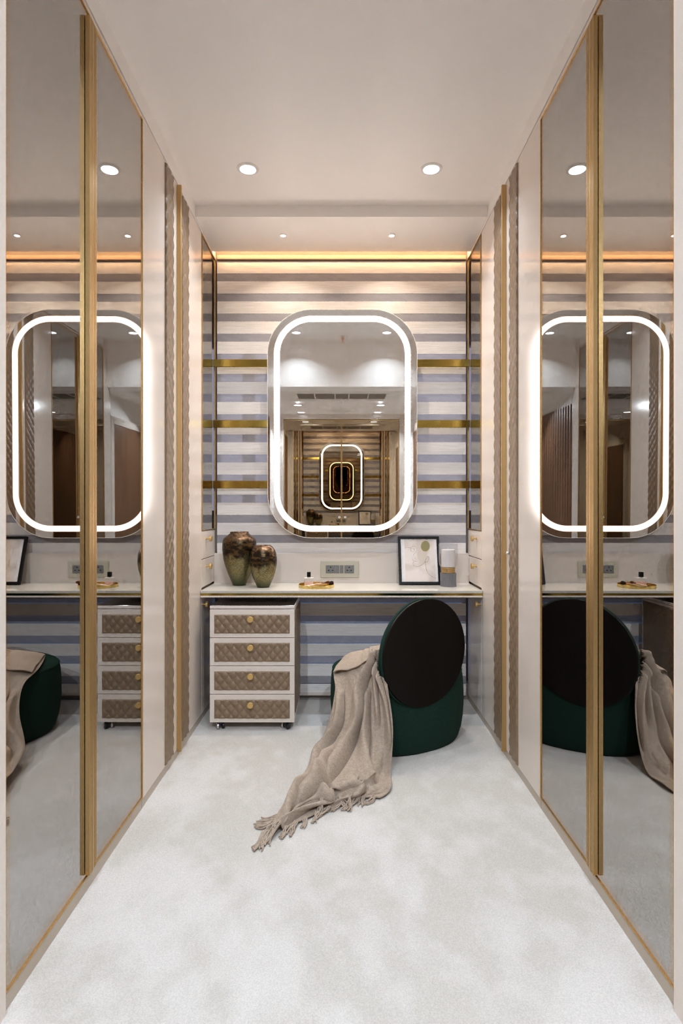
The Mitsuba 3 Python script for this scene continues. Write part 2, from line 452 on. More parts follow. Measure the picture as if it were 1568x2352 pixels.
# ------------------------------------------------------------------ vanity side cabinets
def knob(o, n, r=0.0164, L=0.034):
    m = lathe([(0, 0), (0.007, 0), (0.007, 0.003), (0.0042, 0.006), (0.0042, L - 0.015), (0.007, L - 0.013), (r - 0.0012, L - 0.013), (r, L - 0.0118), (r, L - 0.0012), (r - 0.0012, L), (0, L)], 36)
    n = np.array(n, float)
    ex = np.cross([0, 0, 1.0], n)
    return place(m, frame_mtx(o, ex, [0, 0, 1], n) if np.linalg.det(np.stack([ex, [0, 0, 1], n])) > 0 else frame_mtx(o, -ex, [0, 0, 1], n))


for s, side in ((-1, 'left'), (1, 'right')):
    t = thing('vanity_side_cabinet', f'tower cabinet with smoked mirror door and small drawers at the {side} end of the desk', 'cabinet')
    part(t, 'body', box(s * (A + 0.022), s * 1.35, 3.340, 3.705, 0.04, 2.79), LACQ)
    part(t, 'plinth', box(s * (A + 0.004), s * 1.35, 3.340, 3.705, 0.0, 0.038), PLINTH)
    mirror_door(t, s, 3.345, 3.690, 1.088, 2.790, "mirror_door", 0.0035, SMOKE, 0, 0.004)
    for z0, z1 in ((0.924, 1.083), (0.760, 0.920)):
        d = key_for(f'{t}__drawer')
        scene[d] = mikit.ply(box(s * A, s * (A + 0.020), 3.340, 3.690, z0, z1, 0.0012), LACQ)
        part(d, 'knob', knob([s * A, 3.45, z1 - 0.045], [-s, 0, 0]), KNOB, 30)
    d = key_for(f'{t}__lower_door')
    scene[d] = mikit.ply(box(s * A, s * (A + 0.020), 3.340, 3.690, 0.040, 0.709, 0.0012), LACQ)
    part(d, 'knob', knob([s * A, 3.352, 0.665], [-s, 0, 0]), KNOB, 30)

# ------------------------------------------------------------------ desk
t = thing('vanity_desk', 'white glass-topped vanity desk with gold edge spanning wall to wall', 'desk')
part(t, 'glass_top', box(-0.799, 0.799, 3.300, 3.656, 0.734, 0.750, 0.002), GLASSTOP)
part(t, 'gold_trim', box(-0.799, 0.799, 3.304, 3.650, 0.721, 0.734), GOLDP, label='polished gold edge strip')
part(t, 'underboard', box(-0.799, 0.799, 3.300, 3.656, 0.711, 0.721, 0.001), LACQ)
part(t, 'backsplash', box(-0.799, 0.799, 3.656, 3.672, 0.711, 0.937, 0.0015), LACQ)

# socket plate on the backsplash (seen in both side mirrors)
t = thing('wall_socket', 'sage green double socket plate with grey switches on the backsplash', 'wall socket')
part(t, 'plate', box(-0.130, 0.108, 3.648, 3.656, 0.785, 0.888, 0.002), SAGE)
for k, x0 in enumerate((-0.098, 0.018)):
    pl = part(t, 'socket', box(x0, x0 + 0.060, 3.645, 3.650, 0.812, 0.862, 0.001), GREY)
    for dx, dz in ((0.018, 0.018), (0.042, 0.018), (0.030, 0.038)):
        part(pl, 'hole', box(x0 + dx - 0.004, x0 + dx + 0.004, 3.6445, 3.646, 0.812 + dz - 0.003, 0.812 + dz + 0.003), BLACK)
for x0 in (-0.036, -0.010):
    part(t, 'switch', box(x0, x0 + 0.022, 3.644, 3.650, 0.812, 0.862, 0.001), GREY)

# ------------------------------------------------------------------ zebra blind, rails
t = thing('zebra_blind', 'wall-wide striped day and night blind of opaque and sheer bands behind the mirror', 'blind')
part(t, 'headrail', box(-0.785, 0.785, 3.668, 3.716, 2.783, 2.812, 0.003), mat('mat_headrail', principled(lin(150, 128, 112), 0.5, 0.3)))
z_top, per, hb = 2.779, 0.1271, 0.0771
for k in range(22):
    z1 = z_top - per * k
    z0 = z1 - hb
    if z0 < 0.06:
        z0 = 0.062
    part(t, 'opaque_band', box(-0.785, 0.785, 3.684, 3.687, z0, z1), BAND)
    if k < 21:
        gap = 0.0045 if k >= 16 else 0.0
        part(t, 'sheer_band', box(-0.785, 0.785, 3.6852, 3.6858, z1 - per + gap, z0), SHEER)
part(t, 'bottom_rail', box(-0.785, 0.785, 3.678, 3.692, 0.036, 0.062, 0.004), LACQ)
for z, w in ((2.122, 'upper'), (1.744, 'middle'), (1.366, 'lower')):
    t = thing('brass_rail', f'{w} of three polished brass rails crossing the striped blind', 'rail')
    scene[t] = mikit.ply(box(-0.799, 0.799, 3.630, 3.642, z - 0.0235, z + 0.0235, 0.002), GOLDP)

# ------------------------------------------------------------------ lit mirror
MW, MH, MR = 0.924, 1.410, 0.275


def rrect(w, h, r):
    return sg.box(-w / 2 + r, -h / 2 + r, w / 2 - r, h / 2 - r).buffer(r, quad_segs=24)


tilt = math.radians(0.6)
ey = np.array([0, -math.sin(tilt), math.cos(tilt)])
ez = np.array([0, -math.cos(tilt), -math.sin(tilt)])
MM = frame_mtx([0.005, 3.598, 1.738], [1, 0, 0], ey, ez)
t = thing('vanity_mirror', 'large rounded-rectangle wall mirror with a glowing inset light band', 'mirror')
bk = place(extrude(rrect(MW, MH, MR), 0.022), MM @ trimesh.transformations.translation_matrix([0, 0, -0.025]))
part(t, 'back_panel', bk, WHITE, 30)
part(t, 'mirror_glass', place(extrude(rrect(MW - 0.006, MH - 0.006, MR - 0.003), 0.0025), MM @ trimesh.transformations.translation_matrix([0, 0, -0.003])), SILVER)
part(t, 'glass_edge', place(extrude(rrect(MW, MH, MR).difference(rrect(MW - 0.006, MH - 0.006, MR - 0.003)), 0.003), MM @ trimesh.transformations.translation_matrix([0, 0, -0.003])), WHITE)
ring = rrect(MW - 0.087, MH - 0.087, MR - 0.0435).difference(rrect(MW - 0.149, MH - 0.149, MR - 0.0745))
halo = rrect(MW - 0.080, MH - 0.080, MR - 0.040).difference(rrect(MW - 0.087, MH - 0.087, MR - 0.0435)).union(rrect(MW - 0.149, MH - 0.149, MR - 0.0745).difference(rrect(MW - 0.156, MH - 0.156, MR - 0.078)))  # thin strips added beside the band to imitate its warm halo
part(t, 'diffuser_edge', glow(cat(*[place(extrude(g, 0.0005), MM @ trimesh.transformations.translation_matrix([0, 0, -0.0003])) for g in halo.geoms]), (1.0, 0.58, 0.42), 0.1), label='added glowing strips imitating the warm halo of the light band')
part(t, 'light_band', glow(place(extrude(ring, 0.0006), MM @ trimesh.transformations.translation_matrix([0, 0, -0.0004])), L_RING, 5.0))
for x in (-0.018, 0.018):
    b = sg.Point(x, -0.575).buffer(0.006).difference(sg.Point(x, -0.575).buffer(0.004))
    part(t, 'touch_button', glow(place(extrude(b, 0.0005), MM @ trimesh.transformations.translation_matrix([0, 0, -0.0003])), (0.15, 0.25, 0.45), 0.01))

# cove strip above the blind
t = thing('cove_light_strip', 'warm linear light strip hidden in the ceiling slot above the blind', 'light strip')
scene[t] = glow(box(-0.79, 0.79, 3.626, 3.632, 2.818, 2.832), L_COVE, 0.9)


# ------------------------------------------------------------------ recessed lamps
def downlight(name, label, x, y, z, r, I, color, group, lens=20.0, cutoff=62, beam=15, wt=1.0, aim=0.0):
    t = thing(name, label, 'ceiling light', group)
    trim = lathe([(r * 0.86, -0.0015), (r * 0.86, -0.005), (r * 1.10, -0.004), (r * 1.18, -0.001), (r * 1.18, 0), (r * 0.86, 0)], 40)
    part(t, 'trim_ring', place(trim, frame_mtx([x, y, z], [1, 0, 0], [0, 1, 0], [0, 0, 1])), PLASTER, 30)
    lens_m = trimesh.creation.cylinder(r * 0.88, 0.002, sections=40)
    part(t, 'lens', glow(place(lens_m, frame_mtx([x, y, z - 0.0022], [1, 0, 0], [0, 1, 0], [0, 0, 1])), [lens * c for c in color], 0.03))
    scene['lamp_of_' + t] = {'type': 'spot', 'intensity': rgb([I * c for c in color]), 'cutoff_angle': float(cutoff), 'beam_width': float(beam),
                             'to_world': T().look_at(origin=[x, y, z - 0.008], target=[x * (1 - 0.3 * aim), y + aim, z - 1], up=[1, 0, 0]), 'sampling_weight': wt}


for x, w in ((-0.459, 'left'), (0.440, 'right')):
    downlight('downlight', f'round cool white ceiling downlight in the upper ceiling, on the {w} above the chair aisle', x, 2.861, Z_HI, 0.046, I_HIGH, COOL, 'downlights in the upper ceiling')
for x, w in ((-0.435, 'left'), (0.435, 'right')):
    downlight('downlight', f'round downlight of the upper ceiling seen only in the vanity mirror, by the {w} wardrobe', x, 1.57, Z_HI, 0.046, I_MID, COOL, 'downlights in the upper ceiling', cutoff=58, beam=16)
for x, w in ((-0.341, 'left'), (0.293, 'right')):
    downlight('spotlight', f'tiny warm recessed spotlight in the lowered ceiling above the desk, {w} of the two', x, 3.41, Z_LO, 0.018, I_SMALL, (1.15, 1.0, 0.82), 'spotlights over the desk', 20.0, wt=0.4)
for y, n, q, co, be in ((0.17, 'nearer the air vent', 1.0, 60, 22), (-0.40, 'nearer the rear mirror doors', 0.8, 60, 20)):
    for x, w in ((-0.525, 'left'), (0.47, 'right')):
        downlight('downlight', f'round downlight in the low rear ceiling, {n}, on the {w}', x, y, Z_RE, 0.05, I_REAR * q, COOL, 'downlights in the rear ceiling', cutoff=co, beam=be, wt=0.9, aim=0.70 if q == 1.0 else 0.1)

# ------------------------------------------------------------------ rear wardrobe, vents, sprinkler (seen in the mirrors)
t = thing('rear_wardrobe', 'wardrobe with bronze mirror doors behind the camera, seen in the vanity mirror', 'wardrobe')
for k, (x0, x1) in enumerate(((-0.763, -0.002), (0.002, 0.763))):
    d = key_for(f'{t}__door')
    scene[d] = mikit.ply(box(x0, x1, Y_REAR - 0.02, Y_REAR + 0.005, 0.04, 2.335), LACQ)
    part(d, 'frame', cat(box(x0, x0 + 0.008, Y_REAR, Y_REAR + 0.014, 0.04, 2.335), box(x1 - 0.008, x1, Y_REAR, Y_REAR + 0.014, 0.04, 2.335), box(x0 + 0.008, x1 - 0.008, Y_REAR, Y_REAR + 0.014, 2.325, 2.335), box(x0 + 0.008, x1 - 0.008, Y_REAR, Y_REAR + 0.014, 0.04, 0.05)), GOLD)
    part(d, 'mirror_panel', box(x0 + 0.008, x1 - 0.008, Y_REAR, Y_REAR + 0.009, 0.05, 2.325), BRONZE)
part(t, 'plinth', box(-0.763, 0.763, Y_REAR - 0.02, Y_REAR, 0, 0.04), PLINTH)

t = thing('air_vent', 'long rectangular ceiling air vent with a slot grille, seen in the vanity mirror', 'air vent')
part(t, 'plate', cat(box(-0.66, -0.48, 0.50, 1.05, Z_RE - 0.012, Z_RE, 0.003), box(0.48, 0.66, 0.50, 1.05, Z_RE - 0.012, Z_RE, 0.003), box(-0.48, 0.48, 0.50, 0.62, Z_RE - 0.012, Z_RE, 0.003), box(-0.48, 0.48, 0.97, 1.05, Z_RE - 0.012, Z_RE, 0.003)), VENT)
part(t, 'slot', box(-0.48, 0.48, 0.62, 0.97, Z_RE - 0.003, Z_RE), SLOT)
for x in (-0.29, -0.07, 0.08, 0.29):
    part(t, 'divider', box(x - 0.006, x + 0.006, 0.62, 0.97, Z_RE - 0.012, Z_RE - 0.003), VENT)
t = thing('ceiling_diffuser', 'round white ceiling diffuser between the rear downlights, seen in the vanity mirror', 'diffuser')
part(t, 'disc', place(lathe([(0, 0), (0.06, 0), (0.085, 0.006), (0.085, 0.012), (0, 0.012)], 40), frame_mtx([-0.01, -0.16, Z_RE - 0.035], [1, 0, 0], [0, 1, 0], [0, 0, 1])), VENT, 30)
part(t, 'rim', place(lathe([(0.09, 0.014), (0.105, 0), (0.113, 0.014), (0.113, 0.030), (0.05, 0.030), (0.05, 0.014)], 40), frame_mtx([-0.01, -0.16, Z_RE - 0.030], [1, 0, 0], [0, 1, 0], [0, 0, 1])), VENT, 30)
t = thing('sprinkler', 'small copper fire sprinkler with white rosette on the ceiling, seen in the vanity mirror', 'sprinkler')
part(t, 'rosette', place(lathe([(0, 0), (0.018, 0), (0.034, 0.010), (0.036, 0.014), (0, 0.014)], 30), frame_mtx([0.01, 1.44, Z_HI - 0.014], [1, 0, 0], [0, 1, 0], [0, 0, 1])), VENT, 30)
part(t, 'head', place(cat(lathe([(0, 0), (0.014, 0), (0.014, 0.003), (0.003, 0.004), (0.004, 0.030), (0.013, 0.034), (0.013, 0.052), (0, 0.052)], 20)), frame_mtx([0.01, 1.44, Z_HI - 0.064], [1, 0, 0], [0, 1, 0], [0, 0, 1])), COPPER, 30)

# ------------------------------------------------------------------ drawer pedestal
t = thing('drawer_pedestal', 'beige four-drawer pedestal on casters with quilted leather fronts under the desk', 'drawer unit')
X0, X1, YF, YB = -0.720, -0.257, 3.190, 3.615
part(t, 'carcass', box(X0 + 0.002, X1 - 0.002, YF + 0.020, YB, 0.048, 0.664), LACQ)
part(t, 'top_panel', box(X0, X1, YF, YB, 0.666, 0.682, 0.0015), LACQ)
part(t, 'top_glass', box(X0 + 0.002, X1 - 0.002, YF + 0.002, YB - 0.002, 0.682, 0.6845, 0.001), mat('mat_dark_glass', principled(lin(34, 29, 25), 0.06, 0.5)), label='dark glossy top')  # thin dark glossy sheet laid over the beige top panel
part(t, 'side_pad', pad([X1 - 0.002, YF + 0.045, 0.075], [0, 1, 0], [0, 0, 1], [1, 0, 0], YB - YF - 0.06, 0.575, quilt(0.055, 0.055, 0.005, YB - YF - 0.06, 0.575, 0, 0, 0.012), 0.006), LEATHER, 40, label='quilted leather side panel')
part(t, 'side_pad', pad([X0 + 0.002, YF + 0.045, 0.075], [0, 1, 0], [0, 0, 1], [-1, 0, 0], YB - YF - 0.06, 0.575, quilt(0.055, 0.055, 0.005, YB - YF - 0.06, 0.575, 0, 0, 0.012), 0.006), LEATHER, 40, label='quilted leather side panel')
for z0, z1 in ((0.509, 0.6625), (0.355, 0.506), (0.199, 0.352), (0.044, 0.196)):
    d = key_for(f'{t}__drawer')
    scene[d] = mikit.ply(box(X0, X1, YF, YF + 0.019, z0, z1, 0.0012), LACQ)
    w, h = 0.4125, 0.1025
    du = float(rng.uniform(-0.02, 0.02))
    m = pad([X0 + 0.0245, YF, z0 + 0.022], [1, 0, 0], [0, 0, 1], [0, -1, 0], w, h, quilt(0.0475, 0.058, 0.0075, w, h, du, float(rng.uniform(-0.006, 0.006)), 0.006), 0.0028)
    part(d, 'quilted_pad', m, LEATHER, 40, label='brown diamond-quilted leather pad')
    part(d, 'knob', knob([X0 + 0.226, YF - 0.006, z0 + 0.022 + h - 0.021], [0, -1, 0], 0.0164, 0.032), KNOB, 30)
wheel = lathe([(0, -0.011), (0.014, -0.011), (0.018, -0.008), (0.018, 0.008), (0.014, 0.011), (0, 0.011)], 24)
for k, (x, y, a) in enumerate(((X0 + 0.05, YF + 0.035, 20), (X1 - 0.045, YF + 0.035, -35), (X0 + 0.05, YB - 0.05, 30), (X1 - 0.05, YB - 0.05, 50))):
    ca, sa = math.cos(math.radians(a)), math.sin(math.radians(a))
    R = frame_mtx([x, y, 0], [ca, sa, 0], [-sa, ca, 0], [0, 0, 1])
    forkm = cat(box(-0.016, 0.016, -0.017, 0.017, 0.040, 0.046, 0.001), box(-0.014, 0.014, -0.022, 0.012, 0.030, 0.041, 0.004), box(-0.005, 0.005, -0.020, 0.010, 0.016, 0.032, 0.002))
    c = part(t, 'caster', place(forkm, R), RUBBER)
    for dx in (-0.0165, 0.0165):
        part(c, 'wheel', place(wheel, R @ frame_mtx([dx * 0.9, -0.006, 0.018], [0, 0, 1], [0, 1, 0], [-1, 0, 0]) @ np.diag([1, 1, 0.62, 1])), RUBBER if dx > 0 else CHROME, 40)

# ------------------------------------------------------------------ chair
CX, CY, PHI, LEAN = 0.308, 3.122, math.radians(30), math.radians(7)
n_ = np.array([math.sin(PHI), -math.cos(PHI), 0])                  # the way the back faces
e_ = np.array([math.cos(PHI), math.sin(PHI), 0])
prof = np.array([(0.865, 0.002), (0.890, 0.006), (0.925, 0.025), (0.962, 0.065), (0.987, 0.12), (1.0, 0.18), (1.0, 0.24), (0.993, 0.30), (0.982, 0.336), (0.972, 0.348), (0.978, 0.356), (0.962, 0.364), (0.90, 0.376), (0.75, 0.386), (0.4, 0.392)])


def plan(th):
    """The tub's outline: its radius at the angle th, 0 along e_, 90 degrees along n_."""
    c, s_ = np.cos(th), np.sin(th)
    d = np.where(s_ > 0, 0.285, 0.360)
    return (np.abs(c / 0.348) ** 2.35 + np.abs(s_ / d) ** 2.35) ** (-1 / 2.35)


th = np.linspace(0, 2 * np.pi, 121)[:-1]
rho = plan(th)
rings = np.array([[CX, CY, 0]]) + (rho * np.cos(th))[:, None] * e_ + (rho * np.sin(th))[:, None] * n_
P = [np.array([[CX, CY, 0.002]])]
for f, z in prof:
    r = np.array([CX, CY, 0]) + f * (rings - [CX, CY, 0])
    r[:, 2] = z
    P.append(r)
P.append(np.array([[CX, CY, 0.393]]))
P = np.vstack(P)
F_, M_ = [], 120
for k in range(M_):
    F_.append([0, 1 + (k + 1) % M_, 1 + k])
    for j in range(len(prof) - 1):
        a, b_ = 1 + j * M_ + k, 1 + j * M_ + (k + 1) % M_
        F_ += [[a, b_, b_ + M_], [a, b_ + M_, a + M_]]
    F_.append([len(P) - 1, 1 + (len(prof) - 1) * M_ + k, 1 + (len(prof) - 1) * M_ + (k + 1) % M_])
F_ = np.array(F_)
tub = trimesh.Trimesh(P, F_, process=False)
if tub.volume < 0:
    F_ = F_[:, ::-1]
dm = m3.Manifold(m3.Mesh(np.asarray(P, np.float32), np.asarray(F_, np.uint32)))
up_ = math.cos(LEAN) * np.array([0, 0, 1.0]) - math.sin(LEAN) * n_
nn_ = math.cos(LEAN) * n_ + math.sin(LEAN) * np.array([0, 0, 1.0])


def slab(a, b, t0, t1, r, o, taper=0.0):
    """A leaning elliptic pad with rounded rims, from t0 to t1 along its normal."""
    pts = []
    for t, d in ((t0, r + taper), (t0 + 0.2 * r + 0.18 * taper, 0.5 * taper), (t0 + r + 0.6 * taper, 0.12 * taper), (t1 - r, 0), (t1 - 0.3 * r, 0.3 * r), (t1, r)):
        for k in range(96):
            c, s_ = math.cos(k * math.pi / 48), math.sin(k * math.pi / 48)
            pts.append(o + e_ * (a - d) * c + up_ * (b - d) * math.sin(k * math.pi / 48 + 0.13) + nn_ * t)
    return m3.Manifold.hull_points(np.array(pts))


BC = np.array([0.412, 2.897, 0.500])
body = tm(dm + slab(0.260, 0.266, -0.066, 0.0, 0.010, BC, 0.045))
t = thing('swivel_chair', 'dark green boucle tub chair with round dark wooden back, turned towards the desk', 'chair')
part(t, 'upholstery', body, BOUCLE, 50)
part(t, 'back_panel', tm(slab(0.255, 0.259, 0.001, 0.014, 0.004, BC)), DARKWOOD, 25, label='oval dark wood back panel')

# ------------------------------------------------------------------ throw
FL = lambda x, y, z: px(x, y, (CAM_H - z) * FPX / (y - 1176))  # noqa: E731
cols = [
    [px(797, 1506, 3.22), px(766, 1546, 2.97), px(770, 1578, 2.88), px(758, 1646, 2.81), px(731, 1725, 2.74), FL(682, 1806, .045), FL(645, 1861, .03), FL(619, 1898, .012), FL(603, 1924, .008)],
    [px(820, 1500, 3.14), px(800, 1536, 2.91), px(800, 1578, 2.84), px(795, 1642, 2.77), px(775, 1720, 2.68), FL(735, 1792, .07), FL(690, 1842, .05), FL(650, 1884, .02), FL(618, 1920, .008)],
    [px(840, 1492, 3.00), px(832, 1526, 2.85), px(832, 1574, 2.80), px(832, 1638, 2.745), px(822, 1714, 2.665), FL(798, 1786, .08), FL(768, 1818, .05), FL(722, 1850, .02), FL(668, 1898, .008)],
    [px(858, 1485, 2.93), px(858, 1519, 2.81), px(864, 1570, 2.77), px(868, 1630, 2.735), px(866, 1709, 2.67), FL(852, 1778, .05), FL(838, 1806, .04), FL(815, 1828, .02), FL(770, 1852, .008)],
    [px(896, 1482, 2.91), px(886, 1513, 2.785), px(888, 1567, 2.752), px(897, 1622, 2.735), px(901, 1704, 2.69), FL(897, 1773, .02), FL(899, 1798, .02), FL(893, 1818, .015), FL(872, 1834, .008)],
]
C = np.array(cols).transpose(1, 0, 2)
rv, ru = np.linspace(0, 1, 9), np.linspace(0, 1, 5)
NV, NU = 220, 170
vv, uu = np.linspace(0, 1, NV), np.linspace(0, 1, NU)
S = make_interp_spline(rv, C, k=3)(vv)
S = make_interp_spline(ru, S.transpose(1, 0, 2), k=3)(uu).transpose(1, 0, 2)


def normals_of(S):
    n = np.cross(np.gradient(S, axis=1), np.gradient(S, axis=0))
    n /= np.linalg.norm(n, axis=-1, keepdims=True) + 1e-12
    return n


N = normals_of(S)
if N[NV // 2, NU // 2, 1] > 0:
    N = -N
U, V = np.meshgrid(uu, vv)
creases = [   # (amplitude, width, [(v, u), ...]): a bulge on the left of each path and a sharp valley on it
    (0.034, 0.110, [(0.10, .95), (0.19, .68), (0.27, .55), (0.37, .52), (0.44, .48), (0.50, .43), (0.56, .39), (0.64, .33), (0.72, .30)]),
    (0.022, 0.060, [(0.20, .84), (0.27, .89), (0.34, .93), (0.42, .95), (0.50, .96)]),
    (0.026, 0.100, [(0.30, .62), (0.40, .61), (0.48, .64), (0.56, .70), (0.64, .79), (0.70, .84)]),
    (0.024, 0.080, [(0.30, .16), (0.37, .21), (0.42, .21), (0.47, .15), (0.52, .08)]),
    (0.018, 0.050, [(0.13, .88), (0.20, .80), (0.28, .77), (0.40, .78)]),
    (0.026, 0.090, [(0.52, .22), (0.60, .28), (0.68, .40), (0.76, .52), (0.84, .56), (0.92, .52), (1.0, .45)]),
    (0.022, 0.080, [(0.62, .08), (0.72, .18), (0.82, .25), (0.92, .28), (1.0, .25)]),
    (0.020, 0.070, [(0.66, .62), (0.76, .76), (0.86, .80), (0.94, .76)]),
]
d = np.zeros_like(U)
for amp, w, path in creases:
    pv, pu = np.array(path).T
    c = make_interp_spline(pv, pu, k=2)(np.clip(V, pv[0], pv[-1]))
    win = np.clip((V - pv[0] + 0.05) / 0.07, 0, 1) * np.clip((pv[-1] + 0.05 - V) / 0.07, 0, 1)
    win = win * win * (3 - 2 * win)
    s_ = (U - c) / w
    d += amp * win * (np.exp(-((s_ + 0.75) / 0.62) ** 2) - 0.75 * np.exp(-(s_ / 0.24) ** 2))
nz = meshkit.fbm(np.stack([U * 6, V * 8, U * 0], -1), 3, 5) - 0.5
nz2 = meshkit.fbm(np.stack([U * 16 + V * 5, V * 9, U * 0], -1), 2, 9) - 0.5
S = S + N * (1.6 * d + 0.020 * nz + 0.006 * nz2)[..., None]
Z_ = S[..., 2]
S[..., 2] = np.where(Z_ < 0.010, 0.006 + 0.2 * np.clip(Z_, -0.02, 0.010) + 0.004, Z_)


def push_out(S, eps=0.009):
    """Lifts the cloth out of the chair's tub."""
    q = S - [CX, CY, 0]
    ce, cn, z = q @ e_, q @ n_, S[..., 2]
    r = np.hypot(ce, cn) + 1e-9
    rho = plan(np.arctan2(cn, ce))
    out = S.copy()
    low_p = prof[prof[:, 1] <= 0.336]
    R = rho * np.interp(np.clip(z, 0.003, 0.336), low_p[:, 1], low_p[:, 0]) + eps
    side = (z < 0.350) & (r < R)
    k = np.where(side, R / r, 1.0)[..., None]
    out[..., :2] = np.array([CX, CY]) + (S[..., :2] - [CX, CY]) * k
    topp = prof[8:][::-1]
    top = np.interp(r / rho, topp[:, 0], topp[:, 1]) + eps
    low = (z >= 0.350) & (r / rho < 0.99) & (z < top)
    out[..., 2] = np.where(low, top, out[..., 2])
    # the backrest pad: keep to the seat's side of it
    h = (out - BC) @ nn_
    inside = (h > -0.062 - eps) & (h < 0.02 + eps) & (((out - BC) @ e_ / 0.268) ** 2 + ((out - BC) @ up_ / 0.274) ** 2 < 1)
    out -= np.where(inside, h + 0.062 + eps, 0)[..., None] * nn_
    return out


S = push_out(S)


def sheet(S, th=0.0045):
    nv, nu = S.shape[:2]
    n = normals_of(S)
    P = np.vstack([(S + n * th / 2).reshape(-1, 3), (S - n * th / 2).reshape(-1, 3)])
    i = np.arange(nv * nu).reshape(nv, nu)
    q = np.stack([i[:-1, :-1], i[:-1, 1:], i[1:, 1:], i[1:, :-1]], -1).reshape(-1, 4)
    o = nv * nu
    loop = np.r_[i[0, :-1], i[:-1, -1], i[-1, :0:-1], i[:0:-1, 0]]
    a, b = loop, np.roll(loop, -1)
    q = np.vstack([q, q[:, ::-1] + o, np.stack([b, a, a + o, b + o], -1)])
    m = trimesh.Trimesh(P, np.vstack([q[:, [0, 1, 2]], q[:, [0, 2, 3]]]), process=False)
    g = np.stack(np.meshgrid(np.linspace(0, 0.75, nu), np.linspace(0, 1.3, nv)), -1).reshape(-1, 2)
    return m, np.vstack([g, g])


m, uvs = sheet(S)
t = thing('throw_blanket', 'taupe woven throw with fringe draped over the green chair and trailing on the carpet', 'throw')
part(t, 'cloth', m, THROW, True, uv=uvs)
# the folded-over flap lying on the seat
fc = [
    [px(797, 1507, 3.22), px(835, 1497, 3.08), px(896, 1482, 2.93)],
    [px(780, 1525, 3.08), px(822, 1512, 2.97), px(892, 1497, 2.88)],
    [px(765, 1548, 2.945), px(818, 1535, 2.845), px(880, 1506, 2.79)],
]
F = make_interp_spline([0, .5, 1], np.array(fc), k=2)(np.linspace(0, 1, 26))
F = make_interp_spline([0, .5, 1], F.transpose(1, 0, 2), k=2)(np.linspace(0, 1, 50)).transpose(1, 0, 2)
FU, FV = np.meshgrid(np.linspace(0, 1, 50), np.linspace(0, 1, 26))
F[..., 2] += 0.012 + 0.012 * np.sin(7 * FU + 2 * FV) * FU + 0.010 * (meshkit.fbm(np.stack([FU * 6, FV * 4, FU * 0], -1), 3, 8) - 0.5)
F = push_out(F, 0.024)
mf, uvf = sheet(F)
part(t, 'folded_flap', mf, THROW, True, uv=uvf)


def tassel(p, dirn, L, seed):
    r = np.random.default_rng(seed)
    ms = []
    dirn = np.array(dirn, float) / np.linalg.norm(dirn)
    for k in range(6):
        o = np.r_[r.normal(0, 0.0035, 2), 0]
        q = []
        ph = r.uniform(0, 6)
        for j in range(9):
            s_ = j / 8
            side = np.array([-dirn[1], dirn[0], 0]) * (0.006 * math.sin(5 * s_ + ph) + o[0] * (0.4 + s_ * 1.6))
            pnt = p + dirn * L * s_ * (0.85 + 0.05 * k) + side
            pnt[2] = max(0.004 + 0.002 * (k % 3), p[2] * (1 - s_) ** 1.5 + 0.004 + 0.002 * (k % 3))
            q.append(pnt)
        ms.append(tube(q, np.linspace(0.0031, 0.0025, 9), 5))
    kn = trimesh.creation.icosphere(1, 0.0062)
    kn.apply_translation(p + np.array([0, 0, 0.003]))
    return cat(kn, *ms)


hem = S[-1]
for k in range(16):
    i = int(round((k + 0.5) / 16 * (NU - 1)))
    p = hem[i].copy()
    p[2] = max(p[2], 0.010)
    dv = S[-1, i] - S[-12, i]
    dv[2] = 0
    dv = dv / (np.linalg.norm(dv) + 1e-9) + np.array([rng.normal(0, 0.35), -0.35 + rng.normal(0, 0.25), 0])
    part(t, 'tassel', tassel(p, dv, rng.uniform(0.055, 0.085), k), THROW, 40)
for k in range(9):
    v = int(NV * (0.80 + 0.02 * k)) if k < 4 else int(NV * (0.86 + 0.012 * (k - 4)))
    i = 0 if k < 4 else int(NU * (0.52 + 0.07 * (k - 4)))
    p = S[min(v, NV - 1), i].copy()
    p[2] = max(p[2], 0.012) + (0.01 if k >= 4 else 0)
    dv = np.array([-1, rng.normal(0.1, 0.3), 0]) if k < 4 else np.array([rng.normal(0.2, 0.5), -1, 0])
    part(t, 'tassel', tassel(p, dv, rng.uniform(0.05, 0.075), 40 + k), THROW, 40)


# ------------------------------------------------------------------ things on the desk
def vase(label, x, y, prof_px, scale):
    pr = np.array(prof_px, float)
    h = (pr[:, 0].max() - pr[:, 0]) * scale
    pts = spl(np.stack([pr[:, 1] / 2 * scale, h], -1)[::-1], 46)
    H = pts[-1, 1]
    rim = pts[-1, 0]
    inner = np.array([(rim - 0.004, H - 0.001), (rim - 0.005, H - 0.02), (rim + 0.01, H - 0.06), (0.03, 0.04), (0, 0.03)])
    pts = np.vstack([[(0, 0)], pts, inner])
    m = lathe(pts, 72)
    m.apply_translation([x, y, 0.7505])
    uv = np.stack([np.arctan2(m.vertices[:, 1] - y, m.vertices[:, 0] - x), (m.vertices[:, 2] - 0.75) / H], -1)
    t = thing('vase', label, 'vase', 'mottled bronze vases')
    scene[t] = mikit.ply(m, VASE, True, uv=uv)
    return t


vase('taller of two mottled bronze and green glazed vases on the desk', -0.622, 3.555, [(236, 235), (254, 238), (270, 275), (295, 345), (325, 400), (370, 425), (450, 431), (520, 424), (600, 400), (700, 340), (800, 265), (860, 210), (918, 160)], 0.000475)
vase('shorter of two mottled bronze and green glazed vases on the desk', -0.464, 3.462, [(408, 192), (425, 232), (450, 275), (485, 312), (530, 336), (590, 350), (660, 345), (740, 315), (820, 265), (890, 205), (945, 155)], 0.000460)

